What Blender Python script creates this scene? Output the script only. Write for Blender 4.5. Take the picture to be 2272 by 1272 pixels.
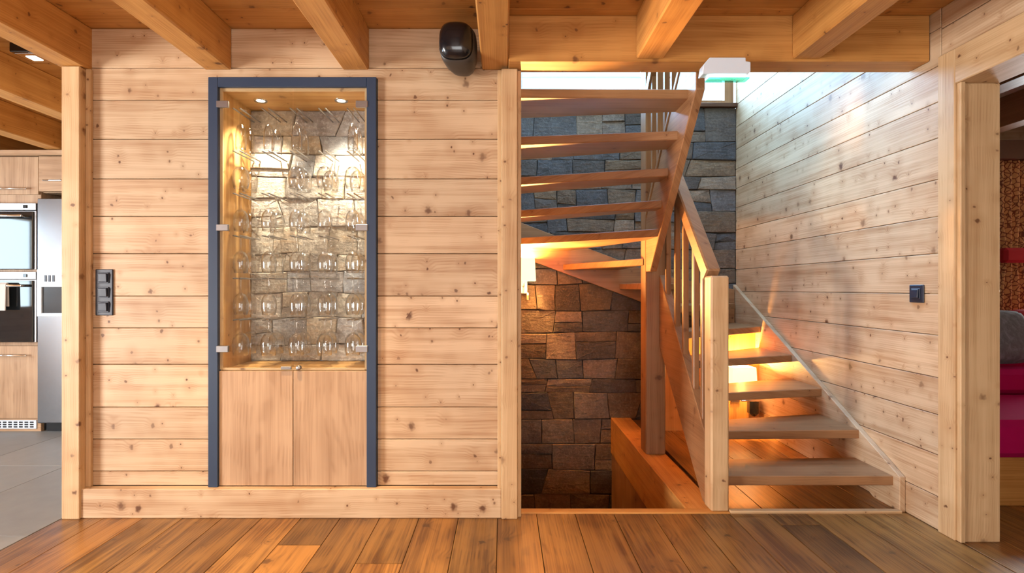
import bpy, bmesh, math, random
from mathutils import Vector, Matrix

for _o in list(bpy.data.objects):
    bpy.data.objects.remove(_o)
S = bpy.context.scene
COL = S.collection
RNG = random.Random(11)

# ------------------------------------------------------------------ camera
cam_d = bpy.data.cameras.new('camera')
cam_d.sensor_width = 36.0
cam_d.lens = 1150.0 / 2272.0 * 36.0
cam_d.shift_x = 18.0 / 2272.0
cam_d.shift_y = 4.0 / 2272.0
cam_d.clip_start = 0.05
cam = bpy.data.objects.new('camera', cam_d)
COL.objects.link(cam)
cam.location = (0, 0, 1.11)
cam.rotation_euler = (math.pi / 2, 0, 0)
S.camera = cam

# ------------------------------------------------------------------ world, exposure
W = bpy.data.worlds.new('sky')
S.world = W
W.use_nodes = True
W.node_tree.nodes['Background'].inputs[0].default_value = (0.72, 0.86, 1.0, 1)
W.node_tree.nodes['Background'].inputs[1].default_value = 1.6
S.view_settings.view_transform = 'Standard'
S.view_settings.look = 'None'
S.view_settings.exposure = 0.0
S.view_settings.gamma = 1.0
S.view_settings.use_curve_mapping = False
S.cycles.transparent_max_bounces = 24
S.cycles.adaptive_threshold = 0.1
S.cycles.adaptive_min_samples = 16
S.cycles.light_sampling_threshold = 0.03
S.cycles.max_bounces = 6
S.cycles.diffuse_bounces = 3
S.cycles.glossy_bounces = 2
S.cycles.sample_clamp_indirect = 6.0


def area(name, loc, rot, sx, sy, power, color):
    d = bpy.data.lights.new(name, 'AREA')
    d.shape = 'RECTANGLE'
    d.size, d.size_y = sx, sy
    d.energy = power
    d.color = color
    o = bpy.data.objects.new(name, d)
    o.location = loc
    o.rotation_euler = rot
    COL.objects.link(o)
    return o


HP = math.pi / 2
# daylight standing in the window openings of the place (outside the panes)
area('daylight_living_window', (-5.62, -0.2, 0.95), (0, -HP, 0), 1.6, 1.1, 395, (1.0, 0.96, 0.93))
area('daylight_terrace_window', (0.1, -3.32, 1.1), (HP, 0, 0), 2.6, 1.7, 85, (1.0, 0.94, 0.88))
area('daylight_kitchen_window', (-5.62, 2.55, 1.4), (0, -HP, 0), 1.0, 1.5, 60, (0.70, 0.88, 1.0))
area('daylight_upper_window', (1.02, 4.60, 3.3), (-HP, 0, 0), 1.8, 1.2, 230, (0.30, 0.60, 1.0))
area('daylight_roof_window', (0.7, 3.3, 4.95), (0, 0, 0), 1.1, 1.5, 140, (0.30, 0.60, 1.0))
area('daylight_lounge_window', (4.4, 4.12, 1.4), (-HP, 0, 0), 0.9, 0.9, 80, (0.9, 0.95, 1.0))

# ------------------------------------------------------------------ node helpers


class NT:
    def __init__(self, name):
        self.m = bpy.data.materials.new(name)
        self.m.use_nodes = True
        self.t = self.m.node_tree
        self.b = self.t.nodes['Principled BSDF']
        self.out = self.t.nodes['Material Output']

    def n(self, typ, ins=None, **props):
        nd = self.t.nodes.new(typ)
        for k, v in props.items():
            setattr(nd, k, v)
        for k, v in (ins or {}).items():
            self.s(nd.inputs[k], v)
        return nd

    def s(self, sock, v):
        if isinstance(v, bpy.types.NodeSocket):
            self.t.links.new(v, sock)
        else:
            sock.default_value = v

    def math(self, op, a, b=0.0, c=0.0, clamp=False):
        nd = self.n('ShaderNodeMath', operation=op, use_clamp=clamp)
        self.s(nd.inputs[0], a)
        self.s(nd.inputs[1], b)
        self.s(nd.inputs[2], c)
        return nd.outputs[0]

    def mapr(self, v, a, b, c, d):
        nd = self.n('ShaderNodeMapRange', {'Value': v, 'From Min': a, 'From Max': b, 'To Min': c, 'To Max': d}, interpolation_type='SMOOTHSTEP')
        return nd.outputs[0]

    def mix(self, f, a, b, blend='MIX'):
        nd = self.n('ShaderNodeMix', data_type='RGBA', blend_type=blend)
        self.s(nd.inputs[0], f)
        self.s(nd.inputs[6], a)
        self.s(nd.inputs[7], b)
        return nd.outputs[2]

    def xyz(self, x, y, z=0.0):
        return self.n('ShaderNodeCombineXYZ', {0: x, 1: y, 2: z}).outputs[0]


def C(r, g, b):
    return (r, g, b, 1.0)


def srgb(r, g, b):
    f = lambda c: (c / 255 / 12.92) if c <= 10 else ((c / 255 + 0.055) / 1.055) ** 2.4
    return (f(r), f(g), f(b), 1.0)


def plain(name, col, rough=0.5, metal=0.0, spec=0.5, noise=0.0, bump=0.0, scale=40.0, coat=0.0):
    k = NT(name)
    k.b.inputs['Roughness'].default_value = rough
    k.b.inputs['Metallic'].default_value = metal
    k.b.inputs['Specular IOR Level'].default_value = spec
    k.b.inputs['Coat Weight'].default_value = coat
    tc = k.n('ShaderNodeTexCoord').outputs['Object']
    nz = k.n('ShaderNodeTexNoise', {'Vector': tc, 'Scale': scale, 'Detail': 4.0})
    c = k.mix(k.math('MULTIPLY', nz.outputs[0], noise), col, C(*[x * 0.45 for x in col[:3]]))
    oc = k.n('ShaderNodeObjectInfo').outputs['Color']
    k.s(k.b.inputs['Base Color'], k.mix(1.0, c, oc, 'MULTIPLY'))
    if bump:
        bp = k.n('ShaderNodeBump', {'Height': nz.outputs[0], 'Strength': bump, 'Distance': 0.01})
        k.s(k.b.inputs['Normal'], bp.outputs[0])
    return k.m


def wood(name, axis, light, mid, dark, knots=1.0, rough=0.5, ring=0.012, contrast=0.6, vary=0.12, spec=0.35, bump=0.0, knot_scale=6.0, coat=0.0):
    """solid wood with growth lines and knots; grain runs along the given local axis"""
    k = NT(name)
    tc = k.n('ShaderNodeTexCoord').outputs['Object']
    oi = k.n('ShaderNodeObjectInfo')
    rnd = oi.outputs['Random']
    sp = k.n('ShaderNodeSeparateXYZ', {0: tc}).outputs
    u = sp[axis]
    others = [sp[i] for i in range(3) if i != axis]
    v = k.math('ADD', others[0], others[1])
    u = k.math('MULTIPLY_ADD', rnd, 37.0, u)
    v = k.math('MULTIPLY_ADD', rnd, 23.0, v)
    # knots: sparse large ones and small pin knots
    uv = k.xyz(u, v)
    wob = k.n('ShaderNodeTexNoise', {'Vector': uv, 'Scale': 70.0, 'Detail': 0.0}, noise_dimensions='2D').outputs[0]
    wob2 = k.n('ShaderNodeTexNoise', {'Vector': uv, 'Scale': 9.0, 'Detail': 0.0}, noise_dimensions='2D').outputs[0]
    knot, halo = None, None
    for sc, share, r0, r1 in ((knot_scale * 0.85, 0.72, 0.030, 0.085), (knot_scale * 1.9, 0.34, 0.035, 0.05)):
        vo = k.n('ShaderNodeTexVoronoi', {'Vector': k.xyz(k.math('MULTIPLY', u, 1.12), k.math('MULTIPLY', v, 0.92)), 'Scale': sc, 'Randomness': 1.0}, voronoi_dimensions='2D', feature='F1')
        d = vo.outputs['Distance']
        vc = k.n('ShaderNodeSeparateColor', {0: vo.outputs['Color']}).outputs
        on = k.math('GREATER_THAN', vc[0], 1.0 - share * knots)
        rad = k.math('MULTIPLY_ADD', k.math('POWER', vc[1], 3.0), r1, r0)
        dd = k.math('MULTIPLY_ADD', wob, 0.07, k.math('SUBTRACT', d, 0.035))
        q = k.math('DIVIDE', dd, rad)
        kn = k.math('MULTIPLY', k.mapr(q, 0.35, 1.25, 1.0, 0.0), k.math('MULTIPLY', on, k.math('MULTIPLY_ADD', vc[2], 0.55, 0.5, clamp=True)))
        ha = k.math('MULTIPLY', k.mapr(d, 0.02, 0.30, 1.0, 0.0), on)
        knot = kn if knot is None else k.math('MAXIMUM', knot, kn)
        halo = ha if halo is None else k.math('MAXIMUM', halo, ha)
    # grain
    low = k.n('ShaderNodeTexNoise', {'Vector': k.xyz(k.math('MULTIPLY', u, 0.9), k.math('MULTIPLY', v, 7.0)), 'Scale': 1.0, 'Detail': 0.0}, noise_dimensions='2D').outputs[0]
    ph = k.math('MULTIPLY', v, 6.283 / ring)
    ph = k.math('MULTIPLY_ADD', low, 40.0, ph)
    ph = k.math('MULTIPLY_ADD', halo, 8.0, ph)
    band = k.math('MULTIPLY_ADD', k.math('SINE', ph), 0.5, 0.5)
    band = k.math('POWER', band, 2.0)
    fib = k.n('ShaderNodeTexNoise', {'Vector': k.xyz(k.math('MULTIPLY', u, 3.0), k.math('MULTIPLY', v, 170.0)), 'Scale': 1.0, 'Detail': 1.0}, noise_dimensions='2D').outputs[0]
    st1 = k.n('ShaderNodeTexNoise', {'Vector': k.xyz(k.math('MULTIPLY', u, 0.8), k.math('MULTIPLY', v, 30.0)), 'Scale': 1.0, 'Detail': 2.0, 'Roughness': 0.6}, noise_dimensions='2D').outputs[0]
    big = k.n('ShaderNodeTexNoise', {'Vector': k.xyz(k.math('MULTIPLY', u, 2.6), k.math('MULTIPLY', v, 7.0)), 'Scale': 1.0, 'Detail': 1.0}, noise_dimensions='2D').outputs[0]
    bandw = k.math('MULTIPLY', k.mapr(wob2, 0.4, 0.65, 0.0, 1.0), 0.42 * contrast)
    f = k.math('ADD', k.math('MULTIPLY', band, bandw), k.math('MULTIPLY', k.math('SUBTRACT', fib, 0.40), 0.8 * contrast))
    f = k.math('ADD', f, k.math('MULTIPLY', k.math('SUBTRACT', st1, 0.38), 1.9 * contrast))
    f = k.math('ADD', f, k.math('MULTIPLY', k.math('SUBTRACT', big, 0.45), 1.5 * contrast), clamp=True)
    col = k.mix(f, light, mid)
    col = k.mix(k.math('MULTIPLY', halo, 0.38), col, mid)
    col = k.mix(k.math('MULTIPLY', knot, 0.9), col, dark)
    val = k.math('MULTIPLY_ADD', rnd, 2 * vary, 1.0 - vary)
    hs = k.n('ShaderNodeHueSaturation', {'Color': col, 'Value': val})
    k.s(k.b.inputs['Base Color'], k.mix(1.0, hs.outputs[0], oi.outputs['Color'], 'MULTIPLY'))
    k.s(k.b.inputs['Roughness'], k.math('MULTIPLY_ADD', fib, 0.18, rough - 0.09))
    k.b.inputs['Specular IOR Level'].default_value = spec
    k.b.inputs['Coat Weight'].default_value = coat
    k.b.inputs['Coat Roughness'].default_value = 0.25
    if bump:
        h = k.math('ADD', k.math('MULTIPLY', fib, 0.6), k.math('MULTIPLY', band, 0.4))
        bp = k.n('ShaderNodeBump', {'Height': h, 'Strength': bump, 'Distance': 0.003})
        k.s(k.b.inputs['Normal'], bp.outputs[0])
    return k.m


def trio(name, **kw):
    return [wood(name + '_' + 'xyz'[a], a, **kw) for a in range(3)]


PINE = trio('pine', light=C(0.64, 0.465, 0.295), mid=C(0.40, 0.225, 0.112), dark=C(0.10, 0.033, 0.012), contrast=0.70, rough=0.5, vary=0.07)
BEAM = trio('beam_pine', light=C(0.63, 0.31, 0.085), mid=C(0.39, 0.155, 0.03), dark=C(0.13, 0.045, 0.015), contrast=0.6, rough=0.5, knots=0.75, vary=0.05)
POST = trio('post_pine', light=C(0.66, 0.455, 0.25), mid=C(0.44, 0.25, 0.11), dark=C(0.12, 0.04, 0.015), contrast=0.6, rough=0.5, knots=1.0, vary=0.04)
STAIR = trio('stair_wood', light=C(0.37, 0.19, 0.085), mid=C(0.21, 0.09, 0.036), dark=C(0.12, 0.045, 0.02), contrast=0.6, knots=0.4, rough=0.42, vary=0.05, coat=0.15)
OAKF = trio('oak_floor', light=C(0.31, 0.145, 0.036), mid=C(0.12, 0.048, 0.012), dark=C(0.05, 0.02, 0.008), contrast=1.0, knots=0.5, rough=0.33, ring=0.02, vary=0.10, spec=0.5, knot_scale=4.0, coat=0.2)
OAKD = trio('oak_door', light=C(0.52, 0.345, 0.21), mid=C(0.34, 0.20, 0.11), dark=C(0.16, 0.07, 0.03), contrast=0.75, knots=0.05, rough=0.45, ring=0.025, vary=0.04)

FRIDGE = plain('fridge_steel', C(0.24, 0.245, 0.26), 0.26, 1.0, noise=0.2, scale=60)
STEEL = plain('brushed_steel', C(0.42, 0.42, 0.43), 0.38, 1.0, noise=0.25, scale=90)
CHROME = plain('polished_chrome', C(0.82, 0.82, 0.82), 0.12, 1.0)
DARKMETAL = plain('anthracite_metal', srgb(48, 66, 92), 0.42, 0.0, noise=0.35, scale=6)
SWITCH = plain('anthracite_plastic', srgb(38, 46, 62), 0.38, noise=0.1)
BLACK = plain('black_plastic', C(0.006, 0.007, 0.01), 0.22, coat=0.4)
GREYPL = plain('grey_brown_plastic', C(0.05, 0.04, 0.032), 0.4)
WHITEPL = plain('white_plastic', C(0.76, 0.88, 1.0), 0.35)
PLASTER = plain('white_plaster', C(0.78, 0.77, 0.75), 0.85, noise=0.08, scale=12)
MORTAR = plain('dark_mortar', C(0.035, 0.030, 0.026), 0.95, noise=0.5, bump=0.3, scale=60)
TILE = plain('grey_stone_tile', C(0.33, 0.34, 0.34), 0.45, noise=0.45, bump=0.08, scale=9)
GROUT = plain('grout', C(0.22, 0.22, 0.21), 0.9)
SHADOWGAP = plain('dark_joint_wood', C(0.11, 0.05, 0.022), 0.9, noise=0.2)
BLACKGLASS = plain('black_oven_glass', C(0.012, 0.016, 0.02), 0.04, spec=0.9)
TOWEL = plain('pale_towel', C(0.75, 0.70, 0.66), 0.95, noise=0.2, bump=0.3, scale=120)
MAGENTA = plain('magenta_velvet', C(0.52, 0.006, 0.12), 0.85, spec=0.08, noise=0.3, scale=20)
RED = plain('red_fabric', C(0.42, 0.01, 0.02), 0.85, noise=0.2)
FUR = plain('grey_fur', C(0.30, 0.32, 0.37), 0.95, noise=1.9, bump=1.0, scale=26)
PINKTRIM = plain('wood_dark', C(0.10, 0.035, 0.012), 0.55, noise=0.4)


def stone_mat(name, amount):
    k = NT(name)
    tc = k.n('ShaderNodeTexCoord').outputs['Object']
    oi = k.n('ShaderNodeObjectInfo')
    off = k.n('ShaderNodeVectorMath', {0: tc, 1: k.xyz(k.math('MULTIPLY', oi.outputs['Random'], 40.0), 3.0, k.math('MULTIPLY', oi.outputs['Random'], 17.0))}, operation='ADD').outputs[0]
    n1 = k.n('ShaderNodeTexNoise', {'Vector': off, 'Scale': 7.0, 'Detail': 6.0, 'Roughness': 0.65}).outputs[0]
    n2 = k.n('ShaderNodeTexNoise', {'Vector': off, 'Scale': 55.0, 'Detail': 5.0, 'Roughness': 0.7}).outputs[0]
    n3 = k.n('ShaderNodeTexNoise', {'Vector': k.n('ShaderNodeVectorMath', {0: off, 1: (1.0, 1.0, 5.0)}, operation='MULTIPLY').outputs[0], 'Scale': 9.0, 'Detail': 5.0}).outputs[0]
    base = oi.outputs['Color']
    c = k.mix(k.mapr(n1, 0.35, 0.7, 0.0, 0.75), base, k.mix(1.0, base, C(0.42, 0.40, 0.40), 'MULTIPLY'))
    c = k.mix(k.mapr(n3, 0.5, 0.75, 0.0, 0.45), c, k.mix(1.0, base, C(1.35, 1.0, 0.66), 'MULTIPLY'))
    c = k.mix(k.mapr(n2, 0.45, 0.72, 0.0, 0.6), c, k.mix(1.0, base, C(1.7, 1.7, 1.75), 'MULTIPLY'))
    k.s(k.b.inputs['Base Color'], c)
    k.b.inputs['Roughness'].default_value = 0.75
    h = k.math('ADD', k.math('MULTIPLY', n1, 0.6), k.math('ADD', k.math('MULTIPLY', n2, 0.35), k.math('MULTIPLY', n3, 0.4)))
    bp = k.n('ShaderNodeBump', {'Height': h, 'Strength': amount, 'Distance': 0.02})
    k.s(k.b.inputs['Normal'], bp.outputs[0])
    return k.m


STONE = stone_mat('rough_stone', 0.9)


def glass_mat(name, tint, edge, gloss_min, rough=0.02, gcol=(1, 1, 1, 1)):
    k = NT(name)
    t = k.t
    tr = k.n('ShaderNodeBsdfTransparent', {'Color': tint})
    gl = k.n('ShaderNodeBsdfGlossy', {'Color': gcol, 'Roughness': rough})
    lw = k.n('ShaderNodeLayerWeight', {'Blend': 0.5})
    f = k.math('POWER', lw.outputs['Facing'], edge)
    f = k.math('MULTIPLY_ADD', f, 1.0 - gloss_min, gloss_min, clamp=True)
    mx = k.n('ShaderNodeMixShader', {0: f, 1: tr.outputs[0], 2: gl.outputs[0]})
    t.links.new(mx.outputs[0], k.out.inputs['Surface'])
    return k.m


PANE = glass_mat('pane_glass', C(0.97, 0.985, 0.98), 5.0, 0.035)
GLASS = glass_mat('wine_glass', C(0.95, 0.955, 0.96), 2.2, 0.05, 0.03)
DISPENSER = glass_mat('greenish_acrylic', C(0.45, 0.95, 0.78), 3.0, 0.12)


def emit(name, col, strength, base=None):
    k = NT(name)
    k.b.inputs['Base Color'].default_value = base or col
    k.b.inputs['Emission Color'].default_value = col
    k.b.inputs['Emission Strength'].default_value = strength
    return k.m


SHADE = emit('lamp_shade_glow', C(1.0, 0.76, 0.40), 1.7, C(0.8, 0.7, 0.55))
BULB = emit('spot_glow', C(1.0, 0.86, 0.62), 30.0)
GREENGLOW = emit('green_glow', C(0.72, 1.0, 0.92), 1.6)

# ------------------------------------------------------------------ object helpers
WPOS = {}


def link(name, mesh, mat, loc, parent=None):
    o = bpy.data.objects.new(name, mesh)
    COL.objects.link(o)
    if mat is not None and mesh is not None and len(mesh.materials) == 0:
        mesh.materials.append(mat)
    place(o, loc, parent)
    return o


def place(o, loc, parent):
    loc = Vector(loc)
    WPOS[o.name] = loc
    if parent is not None:
        o.parent = parent
        o.location = loc - WPOS[parent.name]
    else:
        o.location = loc


def tag(o, label, cat, group=None, kind=None):
    o['label'] = label
    o['category'] = cat
    if group:
        o['group'] = group
    if kind:
        o['kind'] = kind
    return o


def empty(name, loc):
    o = bpy.data.objects.new(name, None)
    o.empty_display_size = 0.05
    COL.objects.link(o)
    place(o, loc, None)
    return o


BOXES = {}


def box_mesh(dx, dy, dz, bev, mat):
    key = (round(dx, 4), round(dy, 4), round(dz, 4), bev, mat.name)
    if key in BOXES:
        return BOXES[key]
    bm = bmesh.new()
    bmesh.ops.create_cube(bm, size=1.0)
    bmesh.ops.scale(bm, vec=(dx, dy, dz), verts=bm.verts)
    if bev:
        bmesh.ops.bevel(bm, geom=bm.edges[:], offset=min(bev, 0.45 * min(dx, dy, dz)), segments=1, affect='EDGES', clamp_overlap=True)
    me = bpy.data.meshes.new('box')
    bm.to_mesh(me)
    bm.free()
    me.materials.append(mat)
    BOXES[key] = me
    return me


def box(name, x0, x1, y0, y1, z0, z1, mat, parent=None, bev=0.003):
    me = box_mesh(x1 - x0, y1 - y0, z1 - z0, bev, mat)
    return link(name, me, None, ((x0 + x1) / 2, (y0 + y1) / 2, (z0 + z1) / 2), parent)


def boxes(name, lst, mat, parent=None, bev=0.0):
    """several boxes that are one rigid thing"""
    bm = bmesh.new()
    c = Vector(((lst[0][0] + lst[0][1]) / 2, (lst[0][2] + lst[0][3]) / 2, (lst[0][4] + lst[0][5]) / 2))
    for x0, x1, y0, y1, z0, z1 in lst:
        r = bmesh.ops.create_cube(bm, size=1.0)
        vs = r['verts']
        bmesh.ops.scale(bm, vec=(x1 - x0, y1 - y0, z1 - z0), verts=vs)
        bmesh.ops.translate(bm, vec=Vector(((x0 + x1) / 2, (y0 + y1) / 2, (z0 + z1) / 2)) - c, verts=vs)
    if bev:
        bmesh.ops.bevel(bm, geom=bm.edges[:], offset=bev, segments=1, affect='EDGES', clamp_overlap=True)
    me = bpy.data.meshes.new(name)
    bm.to_mesh(me)
    bm.free()
    return link(name, me, mat, c, parent)


def solid(name, pts, z0, z1, mat, parent=None, axis='z', bev=0.003):
    """extrude a polygon: axis z -> pts are (x,y); axis x -> pts are (y,z); axis y -> pts are (x,z)"""
    n = len(pts)
    cu = sum(p[0] for p in pts) / n
    cv = sum(p[1] for p in pts) / n
    cw = (z0 + z1) / 2
    bm = bmesh.new()

    def mk(p, w):
        a, b, w = p[0] - cu, p[1] - cv, w - cw
        return {'z': (a, b, w), 'x': (w, a, b), 'y': (a, w, b)}[axis]
    lo = [bm.verts.new(mk(p, z0)) for p in pts]
    hi = [bm.verts.new(mk(p, z1)) for p in pts]
    bm.faces.new(lo)
    bm.faces.new(hi)
    for i in range(n):
        bm.faces.new((lo[i], lo[(i + 1) % n], hi[(i + 1) % n], hi[i]))
    bmesh.ops.recalc_face_normals(bm, faces=bm.faces)
    if bev:
        bmesh.ops.bevel(bm, geom=bm.edges[:], offset=bev, segments=1, affect='EDGES', clamp_overlap=True)
    me = bpy.data.meshes.new(name)
    bm.to_mesh(me)
    bm.free()
    loc = {'z': (cu, cv, cw), 'x': (cw, cu, cv), 'y': (cu, cw, cv)}[axis]
    return link(name, me, mat, loc, parent)


def smooth(me):
    me.polygons.foreach_set('use_smooth', [True] * len(me.polygons))


def lathe_mesh(name, prof, seg=20, mat=None, cap=False):
    verts, faces = [], []
    for r, z in prof:
        for i in range(seg):
            a = 2 * math.pi * i / seg
            verts.append((r * math.cos(a), r * math.sin(a), z))
    for j in range(len(prof) - 1):
        for i in range(seg):
            a, b = j * seg + i, j * seg + (i + 1) % seg
            faces.append((a, b, b + seg, a + seg))
    if cap:
        faces.append(tuple(range(seg)))
        faces.append(tuple(reversed(range((len(prof) - 1) * seg, len(prof) * seg))))
    me = bpy.data.meshes.new(name)
    me.from_pydata(verts, [], faces)
    if mat:
        me.materials.append(mat)
    smooth(me)
    return me


def rod(name, p, q, r, mat, parent=None, seg=10):
    p, q = Vector(p), Vector(q)
    L = (q - p).length
    me = lathe_mesh(name, [(r * 0.6, -L / 2), (r, -L / 2 + r * 0.4), (r, L / 2 - r * 0.4), (r * 0.6, L / 2)], seg, mat, True)
    o = link(name, me, None, (p + q) / 2, parent)
    o.rotation_euler = (q - p).to_track_quat('Z', 'Y').to_euler()
    return o


def bar(name, p, q, w, h, mat, parent=None, bev=0.004):
    """rectangular bar running in the y-z plane from p to q; w across x, h perpendicular"""
    (x, y0, z0), (_, y1, z1) = p, q
    d = Vector((y1 - y0, z1 - z0)).normalized()
    n = Vector((-d[1], d[0])) * h / 2
    pts = [(y0 - n[0], z0 - n[1]), (y1 - n[0], z1 - n[1]), (y1 + n[0], z1 + n[1]), (y0 + n[0], z0 + n[1])]
    return solid(name, pts, x - w / 2, x + w / 2, mat, parent, 'x', bev)


def spot(name, loc, power, color, parent, angle=100, blend=0.6, rad=0.03):
    d = bpy.data.lights.new(name, 'SPOT')
    d.energy = power
    d.color = color
    d.spot_size = math.radians(angle)
    d.spot_blend = blend
    d.shadow_soft_size = rad
    o = bpy.data.objects.new(name, d)
    COL.objects.link(o)
    place(o, loc, parent)
    return o


def point(name, loc, power, color, parent, rad=0.03):
    d = bpy.data.lights.new(name, 'POINT')
    d.energy = power
    d.color = color
    d.shadow_soft_size = rad
    o = bpy.data.objects.new(name, d)
    COL.objects.link(o)
    place(o, loc, parent)
    return o


def jit(o, a=0.06, warm=0.03):
    t = 1.0 + RNG.uniform(-a, a)
    w = RNG.uniform(-warm, warm)
    o.color = (t * (1 + w), t, t * (1 - w), 1)


# ------------------------------------------------------------------ floor
FT = -0.02
floor = tag(boxes('floor', [(-2.13, 2.0, -3.2, 2.56, -0.12, FT), (1.09, 2.0, 2.56, 4.46, -0.12, FT), (2.0, 5.1, 0.4, 4.1, -0.12, FT)], SHADOWGAP),
            'brown oak plank floor running towards the stairs', 'floor', kind='structure')
G = 0.0012
seams = [0.35 + 0.19 * k for k in range(-14, 10)]
seams = [s for s in seams if -2.13 < s < 1.99]
seams = [-2.13] + [s for s in seams if s > -2.08] + [1.995]
DARKP, BRIGHTP = (0.55, 0.55, 0.58, 1), (1.45, 1.4, 1.3, 1)
for i in range(len(seams) - 1):
    a, b = seams[i], seams[i + 1]
    mid = (a + b) / 2
    end = 4.04 if mid > 1.09 else 2.552
    cuts = [-3.19]
    special = {}
    if -0.98 < mid < -0.79:
        cuts += [-1.1, 0.55, 2.24]
        special[3] = DARKP
        special[2] = (1.25, 1.2, 1.1, 1)
    elif -0.60 < mid < -0.41:
        cuts += [-1.9, 0.2, 2.09]
        special[2] = BRIGHTP
    elif 1.30 < mid < 1.49:
        cuts += [-1.3, 0.4, 2.43]
        special[2] = DARKP
    else:
        p = -3.19 + RNG.uniform(0.6, 2.2)
        while p < end - 1.0:
            cuts.append(p)
            p += RNG.uniform(1.6, 2.3)
        cuts = [c for c in cuts if not 2.0 < c < 2.55]
    cuts.append(end)
    for j in range(len(cuts) - 1):
        o = box('plank', a + G, b - G, cuts[j] + G, cuts[j + 1] - G, FT, 0.0, OAKF[1], floor, 0.0015)
        jit(o, 0.22, 0.05)
        if j in special:
            o.color = special[j]
x = 2.0
while x < 5.0:
    for a, b in ((0.41, 1.9), (1.9, 4.0)):
        o = box('plank', x + G, x + 0.19 - G, a, b - 2 * G, FT, 0.0, OAKF[1], floor, 0.0015)
        jit(o, 0.15, 0.04)
    x += 0.19

kfloor = tag(box('floor_kitchen', -5.5, -2.132, -3.2, 4.65, -0.12, -0.012, GROUT, None, 0), 'grey stone tile floor of the kitchen', 'floor', kind='structure')
x = -2.134
while x > -5.5:
    y = -3.2
    while y < 4.6:
        o = box('tile', max(x - 0.6, -5.5) + 0.0015, x - 0.0015, y + 0.0015, min(y + 0.92, 4.65) - 0.0015, -0.012, 0.0, TILE, kfloor, 0.001)
        jit(o, 0.06, 0.01)
        y += 0.92
    x -= 0.6

# ------------------------------------------------------------------ ceiling
CZ = 2.385
ceil = tag(boxes('ceiling', [(-5.5, 2.16, -3.2, 2.56, CZ + 0.02, CZ + 0.06), (-5.5, -2.03, 2.56, 4.65, CZ + 0.02, CZ + 0.06)], SHADOWGAP),
           'orange pine board ceiling above the beams', 'ceiling', kind='structure')
y = 2.555
while y > -3.2:
    o = box('plank', -5.5, 2.0, y - 0.192, y - 0.002, CZ, CZ + 0.02, BEAM[0], ceil, 0.003)
    jit(o, 0.06, 0.02)
    y -= 0.192
y = 2.557
while y < 4.6:
    o = box('plank', -5.5, -2.03, y, min(y + 0.19, 4.65), CZ, CZ + 0.02, BEAM[0], ceil, 0.003)
    jit(o, 0.06, 0.02)
    y += 0.192

# ------------------------------------------------------------------ cabinet wall
CABX0, CABX1, CABTOP, CABBOT = -1.437, -0.62, 2.137, 0.143
WF = 2.54     # face of the boards
wall_back = tag(boxes('wall_back', [(-2.03, CABX0 + 0.02, 2.562, 2.62, 0, CZ), (CABX1 - 0.02, -0.02, 2.562, 2.62, 0, CZ), (CABX0 + 0.02, CABX1 - 0.02, 2.562, 2.62, CABTOP - 0.02, CZ), (CABX0 + 0.02, CABX1 - 0.02, 2.562, 2.62, 0, CABBOT)], SHADOWGAP),
                'pale pine board wall around the glass cabinet', 'wall', kind='structure')
SE = [0.143, 0.213, 0.370, 0.527, 0.737, 0.916, 1.072, 1.280, 1.463, 1.647, 1.841, 2.033, 2.190, 2.384]
GW = 0.0014
for i in range(len(SE) - 1):
    a, b = SE[i] + GW, SE[i + 1] - GW
    if a > CABTOP + 0.03:
        spans = [(-2.03, -0.012)]
    elif b > CABTOP:
        spans = None
        pts = [(-2.03, a), (CABX0 - 0.001, a), (CABX0 - 0.001, CABTOP + 0.001), (CABX1 + 0.001, CABTOP + 0.001), (CABX1 + 0.001, a), (-0.012, a), (-0.012, b), (-2.03, b)]
        o = solid('plank', pts, WF, WF + 0.022, PINE[0], wall_back, 'y', 0.002)
        jit(o, 0.04, 0.02)
    else:
        spans = [(-2.03, CABX0 - 0.001), (CABX1 + 0.001, -0.012)]
    if spans:
        for s in spans:
            o = box('plank', s[0], s[1], WF, WF + 0.022, a, b, PINE[0], wall_back, 0.0022)
            jit(o, 0.06, 0.03)
tag(box('baseboard_back', -2.045, -0.012, 2.497, WF, 0.0, 0.1425, PINE[0], None, 0.004), 'long pine skirting board below the glass cabinet', 'baseboard', kind='structure')

# posts
tag(box('corner_post', -2.125, -2.036, 2.487, 2.63, 0.0, 2.178, POST[2], None, 0.004), 'square pine post at the kitchen opening beside the triple switch', 'post')
tag(box('trim_1', -2.036, -2.012, 2.522, WF, 0.143, 2.178, POST[2], None, 0.002), 'narrow pine strip between corner post and boards', 'trim', kind='structure')
tag(box('wall_end_post', -0.012, 0.066, 2.488, 2.60, 0.0, 2.166, POST[2], None, 0.004), 'slim pine post between the board wall and the stair opening', 'post')
tag(box('trim_2', 0.066, 0.084, 2.512, 2.60, 0.0, 2.166, POST[2], None, 0.002), 'narrow pine strip on the stair side of the slim post', 'trim', kind='structure')
tag(box('trim_3', -0.031, -0.012, 2.505, WF, 0.0, 2.166, POST[2], None, 0.002), 'narrow pine strip on the cabinet side of the slim post', 'trim', kind='structure')

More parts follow.
